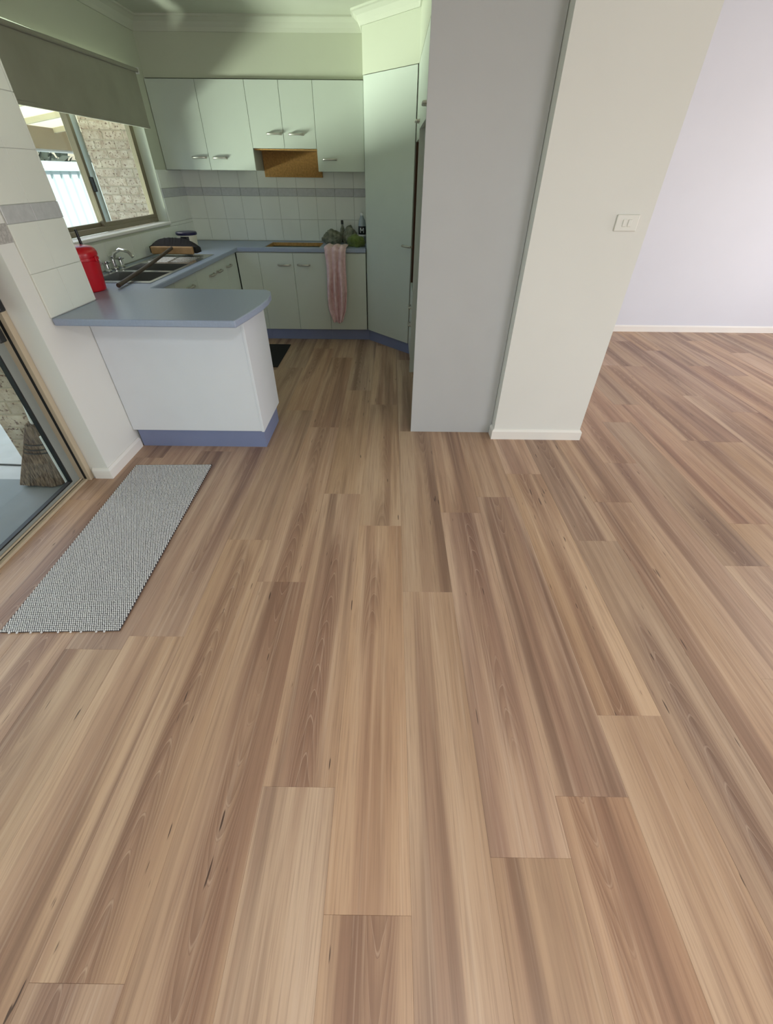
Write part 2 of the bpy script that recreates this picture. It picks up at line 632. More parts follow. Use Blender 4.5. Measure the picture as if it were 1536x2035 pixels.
# ------------------------------------------------------------------ walls, ceiling, trim
# left wall of the dining area: lintel over the sliding door, the short stretch beside it and the run behind the camera
DY0 = -0.95      # other end of the door opening
w = B()
w.box(-1.95, XN, NIB0, NIB1, 0, CEIL)
w.box(-2.34, -1.95, 2.44, NIB1, -0.1, CEIL)
w.box(-1.95, XN, DY0, NIB0, 2.12, CEIL)
w.box(-1.95, XN, YFRONT, DY0, 0, CEIL)
wall_left = single('wall_left', w, M['cream_wall'], 'cream wall beside the glass sliding door', 'wall', kind='structure')

w = B()
WY0, WY1, WZ0, WZ1 = 3.06, 4.94, 1.127, 2.166
w.box(-2.35, XW, NIB1, YB, -0.1, WZ0 - 0.012)
w.box(-2.35, XW, NIB1, YB + 0.1, WZ1, CEIL)
w.box(-2.35, XW, NIB1, WY0, WZ0 - 0.012, WZ1)
w.box(-2.35, XW, WY1, YB + 0.1, WZ0 - 0.012, WZ1)
wall_kl = single('wall_kitchen_left', w, M['kitchen_wall'], 'kitchen wall with the sliding window over the sink', 'wall', kind='structure')

w = B()
w.box(-2.19, 0.92, YB, YB + 0.12, -0.06, CEIL)
wall_kb = single('wall_kitchen_back', w, M['kitchen_wall'], 'tiled kitchen back wall behind the upper cabinets', 'wall', kind='structure')

w = B()
w.prism([(-2.19, 5.215), (-0.255, 5.215), (-0.255, 4.995), (XF, 4.495), (XF, 2.835), (0.80, 2.835), (0.80, YB), (-2.19, YB)], 2.145, CEIL)
bulk = single('wall_bulkhead', w, M['kitchen_wall'], 'pale bulkhead above the kitchen cupboards', 'wall', kind='structure')

w = B()
w.box(0.765, 1.386, 2.715, 2.83, 0, CEIL)
wall_mid = single('wall_middle', w, M['cream_wall'], 'cream stub wall with the switch plate', 'wall', kind='structure')
w = B()
w.box(0.80, 0.92, 2.83, YB, 0, CEIL)
single('wall_divider', w, M['white_wall'], 'wall between the kitchen and the right-hand room', 'wall', kind='structure')

w = B()
w.box(0.92, XRIGHT, YR, YR + 0.12, -0.02, CEIL2)
single('wall_back', w, M['white_wall'], 'white back wall of the right-hand room', 'wall', kind='structure')


def wall_with_hole_y(y0, y1, xa, xb, hx0, hx1, hz0, hz1):
    b = B()
    b.box(xa, xb, y0, y1, 0, hz0)
    b.box(xa, xb, y0, y1, hz1, CEIL2)
    b.box(xa, hx0, y0, y1, hz0, hz1)
    b.box(hx1, xb, y0, y1, hz0, hz1)
    return b


b = wall_with_hole_y(YFRONT - 0.12, YFRONT, -1.95, XRIGHT + 0.12, 2.35, 5.45, 0.45, 2.25)
single('wall_front', b, M['cream_wall'], 'wall with a wide window behind the viewer', 'wall', kind='structure')
b = B()
b.box(XRIGHT, XRIGHT + 0.12, YFRONT, YR, 0, 0.45)
b.box(XRIGHT, XRIGHT + 0.12, YFRONT, YR, 2.25, CEIL2)
b.box(XRIGHT, XRIGHT + 0.12, YFRONT, 1.05, 0.45, 2.25)
b.box(XRIGHT, XRIGHT + 0.12, 4.15, YR, 0.45, 2.25)
single('wall_right', b, M['white_wall'], 'wall with a wide window at the far right', 'wall', kind='structure')

b = B()
b.box(-2.45, 1.386, YFRONT - 0.12, YB + 0.12, CEIL, CEIL + 0.1)
b.box(1.30, 1.386, YFRONT - 0.12, YB + 0.12, CEIL + 0.1, CEIL2)
b.box(1.30, XRIGHT + 0.12, YFRONT - 0.12, YB + 0.12, CEIL2, CEIL2 + 0.1)
single('ceiling', b, M['ceiling'], 'flat pale ceiling above the kitchen', 'ceiling', kind='structure')

# cove cornice
cov = [(0.0, CEIL - 0.085), (0.012, CEIL - 0.085), (0.022, CEIL - 0.062), (0.042, CEIL - 0.034), (0.07, CEIL - 0.016), (0.085, CEIL - 0.012), (0.085, CEIL), (0.0, CEIL)]
b = B()
b.sweep([(XF, 2.84), (XF, 4.495), (-0.255, 4.995), (-0.255, 5.215), (XW, 5.215), (XW, NIB1), (XN, NIB1), (XN, YFRONT)], cov)
single('trim_1', b, M['ceiling'], 'cove cornice around the kitchen ceiling', 'cornice', kind='structure')

# baseboards


def skirt(t, h):
    return [(0, 0), (t, 0), (t, h - 0.014), (t * 0.55, h - 0.004), (t * 0.35, h), (0, h)]


b = B()
b.sweep([(XN, 2.545), (XN, NIB0), (-1.845, NIB0)], skirt(0.017, 0.07))
single('baseboard_left', b, M['gloss_white'], 'white baseboard wrapping the end of the wall by the door', 'baseboard', kind='structure')
b = B()
b.sweep([(0.765, 2.79), (0.765, 2.715), (1.386, 2.715), (1.386, 2.83)], [(-d, z) for d, z in skirt(0.015, 0.075)])
single('baseboard_middle', b, M['gloss_white'], 'white baseboard around the foot of the stub wall', 'baseboard', kind='structure')
b = B()
b.sweep([(0.92, YR), (XRIGHT, YR)], [(-d, z) for d, z in skirt(0.015, 0.075)])
single('baseboard_back', b, M['gloss_white'], 'white baseboard along the right-hand room back wall', 'baseboard', kind='structure')

# ceiling lamp added out of view, behind the viewer, to brighten the dining floor
cl = thing('added_ceiling_lamp', 'round white ceiling lamp added out of view above the viewer to brighten the dining floor', 'lamp', (0.6, -0.7, CEIL))
part('base', B().lathe(0.6, -0.7, [(0.20, CEIL - 0.03), (0.21, CEIL - 0.01), (0.20, CEIL - 0.0005)], 36), M['white_plastic'], cl, True)
ld = bpy.data.lights.new('added_lamp_light', 'AREA')
ld.shape = 'DISK'
ld.size = 0.38
ld.energy = 33
ld.color = (1.0, 0.98, 0.97)
lo = bpy.data.objects.new('added_lamp_light', ld)
COL.objects.link(lo)
lo.parent = cl
lo.location = (0, 0, -0.034)

# ------------------------------------------------------------------ tiles
TS = 0.2
tile_me = B().box(-0.0990, 0.0990, -0.006, 0, -0.0990, 0.0990, 0.0010).mesh('tile')
tile_me.materials.append(M['tile'])
dado_me = B().box(-0.0985, 0.0985, -0.008, 0, -0.034, 0.034, 0.002).mesh('border_tile')
dado_me.materials.append(M['dado'])


def tile_run(parent, along, a0, a1, start, wallc, z0, z1, clip=None):
    """along 'x': on a wall facing -y at y=wallc.  along 'y': on a wall facing +x at x=wallc"""
    rows = [(WT + 0.002, 1.112, 't'), (1.112, 1.312, 't'), (1.312, 1.382, 'd'), (1.382, 1.582, 't'), (1.582, 1.782, 't'), (1.782, 1.982, 't')]
    # grout bed
    gb = B()
    if along == 'x':
        gb.box(a0, a1, wallc - 0.003, wallc, z0, z1)
    else:
        gb.box(wallc, wallc + 0.003, a0, a1, z0, z1)
    part('grout', gb, M['grout'], parent)
    n0 = math.floor((a0 - start) / TS)
    for za, zb, kind in rows:
        lo, hi = max(za, z0), min(zb, z1)
        if hi - lo < 0.012:
            continue
        a = start + n0 * TS
        while a < a1 - 1e-4:
            p0, p1 = max(a, a0), min(a + TS, a1)
            a += TS
            if p1 - p0 < 0.012:
                continue
            if clip and clip((p0 + p1) / 2, (lo + hi) / 2):
                continue
            whole = abs(p1 - p0 - TS) < 1e-6 and abs(hi - lo - (0.2 if kind == 't' else 0.07)) < 1e-6
            if whole:
                me = tile_me if kind == 't' else dado_me
            else:
                w_, h_ = (p1 - p0) / 2 - 0.0015, (hi - lo) / 2 - (0.0015 if kind == 't' else 0.001)
                me = B().box(-w_, w_, -0.006 if kind == 't' else -0.008, 0, -h_, h_, 0.0012).mesh('tile')
                me.materials.append(M['tile'] if kind == 't' else M['dado'])
            nm = 'tile' if kind == 't' else 'border_tile'
            c = (p0 + p1) / 2
            if along == 'x':
                inst(nm, me, parent, (c, wallc - 0.003, (lo + hi) / 2))
            else:
                inst(nm, me, parent, (wallc + 0.003, c, (lo + hi) / 2), (0, 0, math.pi / 2))


tile_run(wall_kb, 'x', -2.186, -0.262, -1.402 - 5 * TS, YB, WT + 0.002, 1.70)
tile_run(wall_kl, 'y', NIB1 + 0.01, YB - 0.01, NIB1 + 0.01, XW, WT + 0.002, 1.085)
tile_run(wall_kl, 'y', WY1 + 0.004, YB - 0.01, WY1 + 0.004, XW, 1.085, 1.52)
tile_run(wall_left, 'y', 2.262, NIB1 - 0.002, 2.262, XN, WT + 0.002, 1.98)
# leftover strip of stripped border tile on the plaster beside the tiles
ab = B().box(XN, XN + 0.004, 2.175, 2.262, 1.245, 1.318, 0.001)
part('adhesive_patch', ab, M['adhesive'], wall_left)

# ------------------------------------------------------------------ kitchen window
win = thing('window_1', 'bronze aluminium sliding window over the kitchen sink', 'window', (-2.3, 4.0, WZ0), kind='structure')
fx0, fx1 = -2.345, -2.285
b = B()
b.box(fx0, fx1, WY0, WY1, WZ0, WZ0 + 0.035, 0.003)
b.box(fx0, fx1, WY0, WY1, WZ1 - 0.014, WZ1, 0.003)
b.box(fx0, fx1, WY0, WY0 + 0.03, WZ0 + 0.035, WZ1 - 0.014, 0.003)
b.box(fx0, fx1, WY1 - 0.028, WY1, WZ0 + 0.035, WZ1 - 0.014, 0.003)
part('frame', b, M['alu_bronze'], win)


def sash(y0, y1, xx, st):
    z0, z1 = WZ0 + 0.03, WZ1 - 0.010
    b = B()
    b.box(xx - 0.012, xx + 0.012, y0, y0 + st, z0, z1, 0.002)
    b.box(xx - 0.012, xx + 0.012, y1 - st, y1, z0, z1, 0.002)
    b.box(xx - 0.012, xx + 0.012, y0 + st, y1 - st, z0, z0 + 0.03, 0.002)
    b.box(xx - 0.012, xx + 0.012, y0 + st, y1 - st, z1 - 0.012, z1, 0.002)
    s = part('sash', b, M['alu_bronze'], win)
    g = B().box(xx - 0.002, xx + 0.002, y0 + st - 0.005, y1 - st + 0.005, z0 + 0.025, z1 - 0.01)
    part('pane', g, M['glass'], s)
    return s


s1 = sash(WY0 + 0.03, 4.03, -2.328, 0.036)
s2 = sash(3.985, WY1 - 0.025, -2.300, 0.036)
b = B().box(-2.288, -2.262, 3.992, 4.012, 1.38, 1.47, 0.004)
part('latch', b, M['black'], s2)
b = B().box(-2.285, XW + 0.018, WY0 - 0.01, WY1 + 0.012, WZ0 - 0.024, WZ0 - 0.001, 0.006, 2)
part('sill', b, M['gloss_white'], win)
# roller blind
bl = thing('roller_blind', 'olive grey roller blind pulled halfway down over the kitchen window', 'blind', (-2.15, 4.0, 1.8))
bz0, bz1 = 2.128, 2.162          # the roller hangs a little lower at the near end
part('fabric', B().poly([(-2.152, 2.96, 1.815), (-2.149, 2.96, 1.815), (-2.149, 4.972, 1.815), (-2.152, 4.972, 1.815), (-2.152, 2.96, bz0), (-2.149, 2.96, bz0), (-2.149, 4.972, bz1), (-2.152, 4.972, bz1)],
                        [(0, 3, 2, 1), (4, 5, 6, 7), (0, 1, 5, 4), (1, 2, 6, 5), (2, 3, 7, 6), (3, 0, 4, 7)]), M['blind'], bl)
part('bottom_bar', B().box(-2.158, -2.143, 2.96, 4.972, 1.797, 1.818, 0.004, 2), M['blind'], bl)
part('roller', B().tube([(-2.139, 2.95, bz0 - 0.004), (-2.139, 4.985, bz1 - 0.004)], 0.013, 14), M['blind'], bl, True)
for yy, zz in ((2.945, bz0), (4.985, bz1)):
    part('bracket', B().box(-2.19, -2.125, yy - 0.003, yy + 0.003, zz - 0.025, zz + 0.012), M['white_plastic'], bl)

# ------------------------------------------------------------------ sliding door
door = thing('door_1', 'sliding glass door with beige aluminium frame', 'door', (-1.93, 0.6, 0), kind='structure')
b = B()
# sill with two tracks
b.box(-1.96, -1.885, DY0, NIB0 - 0.003, -0.03, 0.012, 0.002)
part('sill', b, M['alu_beige'], door)
b = B()
b.box(-1.918, -1.912, DY0, 2.11, 0.012, 0.022)
part('track', b, M['alu_beige'], door)
b = B().box(-1.9105, -1.907, DY0, 2.118, 0.0122, 0.0135)
part('groove', b, M['rubber'], door)
b = B().box(-1.945, -1.9195, DY0, 2.10, 0.0122, 0.014)
part('groove', b, M['rubber'], door)
b = B()
b.box(-1.985, -1.862, 2.118, NIB0 - 0.001, 0.0, 2.12, 0.002)
part('jamb', b, M['alu_beige'], door)
b = B()
b.box(-1.90, -1.885, 2.1165, 2.1182, 0.012, 2.1)
part('seal', b, M['rubber'], door)
b = B()
b.box(-1.985, -1.862, DY0, NIB0 - 0.001, 2.085, 2.119, 0.002)
part('head', b, M['alu_beige'], door)
b = B()
b.box(-1.985, -1.862, DY0 + 0.001, DY0 + 0.036, 0.012, 2.085, 0.002)
part('jamb', b, M['alu_beige'], door)
leaf = B()
lx0, lx1 = -1.945, -1.918
leaf.box(lx0, lx1, 2.045, 2.106, 0.02, 2.08, 0.003)
leaf.box(lx0, lx1, 0.60, 0.655, 0.02, 2.08, 0.003)
leaf.box(lx0, lx1, 0.655, 2.045, 0.02, 0.042, 0.003)
leaf.box(lx0, lx1, 0.655, 2.045, 2.02, 2.08, 0.003)
lf = part('leaf', leaf, M['alu_grey'], door)
b = B()
b.box(lx0 + 0.004, lx1 + 0.001, 2.036, 2.0455, 0.042, 2.02)
b.box(lx0 + 0.004, lx1 + 0.001, 0.655, 2.036, 0.0415, 0.049)
part('gasket', b, M['rubber'], lf)
part('pane', B().box(-1.934, -1.929, 0.65, 2.04, 0.04, 2.025), M['glass'], lf)
b = B()
b.box(-1.918, -1.905, 2.055, 2.098, 0.93, 1.16, 0.004)
b.box(-1.905, -1.822, 2.070, 2.112, 0.985, 1.20, 0.008, 2)
b.box(-1.905, -1.885, 2.055, 2.098, 0.85, 0.935, 0.005)
part('lock_handle', b, M['black'], lf)
leaf2 = B()
lx0, lx1 = -1.975, -1.950
leaf2.box(lx0, lx1, 0.60, 0.655, 0.02, 2.08, 0.003)
leaf2.box(lx0, lx1, DY0 + 0.04, DY0 + 0.1, 0.02, 2.08, 0.003)
leaf2.box(lx0, lx1, DY0 + 0.1, 0.60, 0.02, 0.075, 0.003)
leaf2.box(lx0, lx1, DY0 + 0.1, 0.60, 2.02, 2.08, 0.003)
lf2 = part('leaf', leaf2, M['alu_grey'], door)
part('pane', B().box(-1.964, -1.960, DY0 + 0.09, 0.61, 0.07, 2.025), M['glass'], lf2)

# windows behind the viewer and at the far right
for n, (nm, lab) in enumerate((('window_2', 'wide window behind the viewer'), ('window_3', 'wide window at the far right of the right-hand room'))):
    b = B()
    if n == 0:
        for xx in (2.35, 3.37, 4.39, 5.41):
            b.box(xx, xx + 0.04, -3.09, -3.03, 0.45, 2.25)
        b.box(2.35, 5.45, -3.09, -3.03, 0.45, 0.49)
        b.box(2.35, 5.45, -3.09, -3.03, 2.21, 2.25)
    else:
        for yy in (1.05, 2.08, 3.10, 4.11):
            b.box(6.03, 6.09, yy, yy + 0.04, 0.45, 2.25)
        b.box(6.03, 6.09, 1.05, 4.15, 0.45, 0.49)
        b.box(6.03, 6.09, 1.05, 4.15, 2.21, 2.25)
    single(nm, b, M['alu_beige'], lab, 'window', kind='structure')

# ------------------------------------------------------------------ handles
hb = B()
hb.tube([(-0.058, 0.002, 0), (-0.056, -0.016, 0), (-0.045, -0.024, 0), (0.045, -0.024, 0), (0.056, -0.016, 0), (0.058, 0.002, 0)], [0.007, 0.0075, 0.0085, 0.0085, 0.0075, 0.007], 8)
hb.box(-0.07, -0.046, -0.003, 0.001, -0.009, 0.009, 0.001)
hb.box(0.046, 0.07, -0.003, 0.001, -0.009, 0.009, 0.001)
handle_me = hb.mesh('handle', True)
handle_me.materials.append(M['brass'])


def handle(parent, loc, rz=0.0):
    """rz=0: on a face that looks to -y"""
    return inst('handle', handle_me, parent, loc, (0, 0, rz))


# ------------------------------------------------------------------ upper cabinets
UY = 5.205


def door_panel_y(parent, x0, x1, y, z0, z1, mat='laminate', th=0.018):
    return part('door', B().box(x0 + 0.0015, x1 - 0.0015, y - th, y, z0 + 0.0015, z1 - 0.0015, 0.002, 2), M[mat], parent)


def upper(label, x0, x1, z0, splits, handles):
    t = thing('upper_cabinet', label, 'cabinet', ((x0 + x1) / 2, 5.36, z0), 'upper kitchen cabinets')
    part('body', B().box(x0 + 0.001, x1 - 0.001, UY + 0.0005, YB - 0.012, z0 + 0.001, 2.139), M['carcass'], t)
    for i, (a, b_) in enumerate(zip(splits[:-1], splits[1:])):
        d = door_panel_y(t, a, b_, UY, z0, 2.139)
        if handles[i] is not None:
            handle(d, (handles[i][0], UY - 0.018, handles[i][1]))
    return t


upper('pale upper cabinet with two doors in the corner next to the kitchen window', -2.186, -1.314, 1.52, (-2.186, -1.75, -1.314), ((-1.842, 1.613), (-1.645, 1.611)))
upper('short two-door upper cabinet above the empty brown niche', -1.314, -0.712, 1.682, (-1.314, -1.013, -0.712), ((-1.10, 1.785), (-0.895, 1.783)))
upper('single-door upper cabinet between the brown niche and the tall pantry', -0.712, -0.262, 1.515, (-0.712, -0.262), ((-0.592, 1.607),))
nic = thing('open_niche', 'empty brown-backed niche where a rangehood was, between upper cabinets', 'niche', (-1.013, 5.4, 1.5))
part('back', B().box(-1.31, -0.716, 5.500, 5.518, 1.47, 1.679), M['chip'], nic)
part('ceiling_board', B().box(-1.31, -0.716, 5.21, 5.4995, 1.672, 1.6805), M['chip'], nic)

# ------------------------------------------------------------------ worktop (one continuous piece with cut-outs)
poly = [(XN + 0.004, 2.265), (-0.80, 2.262), (-0.772, 2.42), (-0.748, 2.60), (-0.742, 2.74), (-0.752, 2.87), (-0.775, 2.965), (-0.81, 3.01), (-1.575, 3.02), (-1.575, 4.965), (-0.258, 4.965), (-0.258, YB - 0.012), (XW + 0.010, YB - 0.012), (XW + 0.010, NIB1 + 0.002), (XN + 0.004, NIB1 + 0.002)]
b = B().prism(poly, WT - 0.036, WT)
wt_me = b.mesh('worktop')
wt = bpy.data.objects.new('worktop', wt_me)
COL.objects.link(wt)
cutters = []
for (x0, x1, y0, y1) in ((-1.31, -0.745, 5.045, 5.432), (-2.075, -1.665, 3.215, 3.565), (-2.075, -1.665, 3.615, 3.94)):
    cb = B().box(x0, x1, y0, y1, WT - 0.1, WT + 0.1)
    co = bpy.data.objects.new('cut', cb.mesh('cut'))
    COL.objects.link(co)
    cutters.append(co)
    md = wt.modifiers.new('cut', 'BOOLEAN')
    md.operation = 'DIFFERENCE'
    md.solver = 'EXACT'
    md.object = co
bpy.context.view_layer.update()
dg = bpy.context.evaluated_depsgraph_get()
new_me = bpy.data.meshes.new_from_object(wt.evaluated_get(dg))
wt.modifiers.clear()
wt.data = new_me
for co in cutters:
    bpy.data.objects.remove(co, do_unlink=True)
new_me.materials.clear()
new_me.materials.append(M['worktop'])
bv = wt.modifiers.new('round', 'BEVEL')
bv.width = 0.007
bv.segments = 3
bv.limit_method = 'ANGLE'
bv.angle_limit = math.radians(50)
tag(wt, 'blue-grey laminate worktop running round the kitchen with a bar end', 'worktop')

# cooktop opening: raw board edges showing
part('raw_edge', B().box(-1.309, -0.746, 5.427, 5.4315, WT - 0.0355, WT - 0.004), M['chip'], wt)
part('raw_edge', B().box(-1.3095, -1.305, 5.047, 5.427, WT - 0.0355, WT - 0.004), M['chip'], wt)
part('raw_edge', B().box(-0.750, -0.7455, 5.047, 5.427, WT - 0.0355, WT - 0.004), M['chip'], wt)

# ------------------------------------------------------------------ base cabinets
BY = 4.992


def base(label, x0, x1, doors, handles):
    t = thing('base_cabinet', label, 'cabinet', ((x0 + x1) / 2, 5.2, 0), 'base cabinets along the back wall')
    part('body', B().box(x0 + 0.001, x1 - 0.001, BY + 0.0005, 5.03, 0.12, 0.874).box(x0 + 0.001, x1 - 0.001, 5.03, YB - 0.012, 0.12, 0.60), M['carcass'], t)
    part('kickboard', B().box(x0 + 0.001, x1 - 0.001 + (0.03 if x1 > -0.3 else 0), BY + 0.04, BY + 0.056, 0.0, 0.1195), M['kick'], t)
    for i, (a, b_) in enumerate(zip(doors[:-1], doors[1:])):
        d = door_panel_y(t, a, b_, BY, 0.122, 0.868)
        if handles[i] is not None:
            handle(d, (handles[i][0], BY - 0.018, handles[i][1]))
    return t


base('pale base cabinet with a blank panel in the dark corner of the back worktop', -1.60, -1.37, (-1.60, -1.37), (None,))
base('pale two-door base cabinet under the cooktop cut-out', -1.37, -0.665, (-1.37, -1.016, -0.665), ((-1.116, 0.760), (-0.91, 0.761)))
base('pale base cabinet behind the hanging pink towel', -0.665, -0.26, (-0.665, -0.26), (None,))

# left run under the sink (faces +x)
LX = -1.625
t = thing('sink_cabinet', 'pale cabinet row with small handles beneath the kitchen sink', 'cabinet', (-1.9, 4.0, 0))
part('body', B().box(XW + 0.012, LX - 0.0005, 3.03, 4.985, 0.12, 0.70).box(-1.655, LX - 0.0005, 3.03, 4.985, 0.70, 0.874), M['carcass'], t)
part('kickboard', B().box(LX - 0.05, LX - 0.034, 3.03, 5.01, 0.0, 0.1195), M['kick'], t)
edges = (3.04, 3.43, 3.86, 4.30, 4.62, 4.97)
hy = (3.24, 3.69, 4.205, 4.40, 4.69)
for a, b_, h in zip(edges[:-1], edges[1:], hy):
    d = part('door', B().box(LX, LX + 0.018, a + 0.0015, b_ - 0.0015, 0.122, 0.868, 0.002, 2), M['laminate'], t)
    handle(d, (LX + 0.018, h, 0.79), math.pi / 2)

# peninsula cabinet
t = thing('peninsula_cabinet', 'white peninsula cabinet with blue kickboard under the bar end', 'cabinet', (-1.3, 2.78, 0))
part('back_panel', B().box(XN + 0.004, -0.868, 2.532, 2.548, 0.134, 0.8755, 0.001), M['pen_lam'], t)
part('end_panel', B().box(-0.8675, -0.850, 2.529, 3.00, 0.130, 0.8755, 0.0015), M['pen_lam'], t)
part('body', B().box(XN + 0.004, -0.868, 2.5485, 2.985, 0.134, 0.8755), M['carcass'], t)
part('kickboard', B().box(XN + 0.02, -0.868, 2.5525, 2.568, 0.0, 0.1335), M['kick'], t)
part('kickboard', B().box(-0.868, -0.862, 2.5525, 2.955, 0.0, 0.1295), M['kick'], t)

# ------------------------------------------------------------------ pantry, oven tower, fridge surround
P1, P2 = Vector((-0.252, 4.985)), Vector((XF, 4.49))
pd = (P2 - P1).normalized()
pn = Vector((pd.y, -pd.x))           # faces the viewer's side
if pn.y > 0:
    pn = -pn
t = thing('corner_pantry', 'tall pale diagonal pantry cupboard in the kitchen corner', 'cupboard', (0.1, 4.9, 0))
Q1, Q2 = P1 - pn * 0.019, P2 - pn * 0.019
part('body', B().prism([(Q1.x, Q1.y), (Q2.x, Q2.y), (0.78, 4.49), (0.78, 5.515), (-0.25, 5.515)], 0.12, 2.135), M['carcass'], t)
a, b_ = P1 + pd * 0.002, P2 - pd * 0.012
part_door = part('door', B().prism([(a.x, a.y), (b_.x, b_.y), (b_.x - pn.x * 0.018, b_.y - pn.y * 0.018), (a.x - pn.x * 0.018, a.y - pn.y * 0.018)], 0.124, 2.14), M['laminate'], t)
hp = P1 + pd * 0.60
handle(part_door, (hp.x, hp.y, 0.985), math.atan2(pd.y, pd.x))
k1, k2 = P1 - pn * 0.05, P2 - pn * 0.05
part('kickboard', B().prism([(k1.x - 0.02, k1.y), (k2.x, k2.y), (k2.x - pn.x * 0.012, k2.y - pn.y * 0.012), (k1.x - pn.x * 0.012, k1.y - pn.y * 0.012)], 0.0, 0.1195), M['kick'], t)

TY0, TY1 = 4.01, 4.478
t = thing('oven_tower', 'tall cupboard with an empty brown oven opening next to the pantry', 'cupboard', (0.5, 4.24, 0))
part('side_panel', B().box(XF, 0.78, TY0, TY0 + 0.018, 0.0, 2.14, 0.001), M['carcass'], t)
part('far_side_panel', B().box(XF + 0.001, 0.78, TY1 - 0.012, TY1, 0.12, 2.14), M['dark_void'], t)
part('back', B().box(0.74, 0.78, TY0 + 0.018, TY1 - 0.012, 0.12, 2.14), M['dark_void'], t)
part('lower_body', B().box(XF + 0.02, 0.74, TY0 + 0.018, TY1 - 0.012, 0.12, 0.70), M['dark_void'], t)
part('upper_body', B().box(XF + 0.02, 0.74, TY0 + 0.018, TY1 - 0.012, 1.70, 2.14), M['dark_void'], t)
part('kickboard', B().box(XF + 0.05, XF + 0.066, TY0 + 0.018, TY1 - 0.012, 0.0, 0.1195), M['kick'], t)
for z0, z1, hz in ((0.124, 0.44, 0.415), (0.443, 0.70, 0.565)):
    d = part('drawer', B().box(XF, XF + 0.018, TY0 + 0.02, TY1 - 0.013, z0, z1, 0.001), M['laminate'], t)
    handle(d, (XF, (TY0 + TY1) / 2 - 0.12, hz), -math.pi / 2)
d = part('door', B().box(XF, XF + 0.018, TY0 + 0.0185, TY1 - 0.013, 1.705, 2.14, 0.001), M['laminate'], t)
handle(d, (XF, 4.09, 1.80), -math.pi / 2)

t = thing('overhead_cabinet', 'overhead cabinet above the empty fridge recess', 'cabinet', (0.5, 3.4, 1.76))
part('body', B().box(XF + 0.02, 0.78, 2.83, TY0 - 0.003, 1.76, 2.14), M['carcass'], t)
d = part('door', B().box(XF, XF + 0.018, 2.831, 3.415, 1.755, 2.14, 0.001), M['laminate'], t)
handle(d, (XF, 3.22, 1.81), -math.pi / 2)
d = part('door', B().box(XF, XF + 0.018, 3.418, TY0 - 0.004, 1.755, 2.14, 0.001), M['laminate'], t)

fp = single('fridge_panel', B().box(0.165, 0.7625, 2.803, 2.822, 0.0, 2.44, 0.001), M['grey_panel'], 'tall plain grey-white end panel left of the cream stub wall', 'panel')

# ------------------------------------------------------------------ switch plate
t = thing('switch_plate', 'white double switch plate on the cream stub wall', 'switch', (1.262, 2.715, 1.31))
part('plate', B().box(1.202, 1.322, 2.706, 2.7148, 1.272, 1.347, 0.004, 2), M['switch'], t)
for xx in (1.248, 1.276):
    part('rocker', B().box(xx - 0.010, xx + 0.010, 2.7025, 2.706, 1.293, 1.326, 0.002), M['switch'], t)

# ------------------------------------------------------------------ sink
t = thing('sink', 'stainless steel double bowl sink set in the worktop under the window', 'sink', (-1.87, 3.7, WT))
b = B()
x0, x1, y0, y1 = -2.10, -1.64, 3.16, 4.46
zt = WT + 0.004
cuts = [(3.22, 3.56), (3.62, 3.935)]
b.box(x0, -2.07, y0, y1, WT + 0.0005, zt)
b.box(-1.67, x1, y0, y1, WT + 0.0005, zt)
b.box(-2.07, -1.67, y0, 3.22, WT + 0.0005, zt)
b.box(-2.07, -1.67, 3.56, 3.62, WT + 0.0005, zt)
b.box(-2.07, -1.67, 3.935, y1, WT + 0.0005, zt)
part('rim', b, M['steel'], t)
for (c0, c1) in cuts:
    b = B()
    zb = WT - 0.16
    xa, xb = -2.07, -1.67
    b.box(xa, xa + 0.003, c0, c1, zb, zt - 0.001)
    b.box(xb - 0.003, xb, c0, c1, zb, zt - 0.001)
    b.box(xa, xb, c0, c0 + 0.003, zb, zt - 0.001)
    b.box(xa, xb, c1 - 0.003, c1, zb, zt - 0.001)
    b.box(xa, xb, c0, c1, zb - 0.003, zb)
    bo = part('bowl', b, M['steel'], t)
    part('drain', B().lathe((xa + xb) / 2, (c0 + c1) / 2, [(0.04, zb + 0.0005), (0.04, zb + 0.004), (0.03, zb + 0.004)], 20), M['chrome'], bo, True)
for i in range(7):
    yy = 4.02 + i * 0.055
    part('drainer_rib', B().box(-2.05, -1.70, yy, yy + 0.012, zt - 0.0005, zt + 0.003, 0.001), M['steel'], t)

# tap
t = thing('mixer_tap', 'chrome tap with cross handles behind the sink', 'tap', (-2.125, 3.66, WT))
tx, ty = -2.135, 3.66
part('base', B().lathe(tx, ty, [(0.026, WT + 0.001), (0.026, WT + 0.012), (0.018, WT + 0.02), (0.016, WT + 0.07), (0.02, WT + 0.075), (0.02, WT + 0.09), (0.01, WT + 0.095)], 20), M['chrome'], t, True)
part('spout', B().tube([(tx, ty, WT + 0.06), (tx + 0.03, ty, WT + 0.11), (tx + 0.08, ty, WT + 0.135), (tx + 0.14, ty, WT + 0.12), (tx + 0.165, ty, WT + 0.085)], [0.012, 0.012, 0.011, 0.011, 0.012], 12), M['chrome'], t, True)
for s in (-1, 1):
    yy = ty + s * 0.10
    v = part('valve', B().lathe(tx, yy, [(0.024, WT + 0.001), (0.024, WT + 0.01), (0.014, WT + 0.02), (0.012, WT + 0.05), (0.02, WT + 0.055), (0.02, WT + 0.07), (0.008, WT + 0.075)], 16), M['chrome'], t, True)
    for a in (0.4, 1.97):
        part('cross_arm', B().tube([(tx - 0.032 * math.cos(a), yy - 0.032 * math.sin(a), WT + 0.062), (tx + 0.032 * math.cos(a), yy + 0.032 * math.sin(a), WT + 0.062)], 0.006, 8), M['chrome'], v, True)

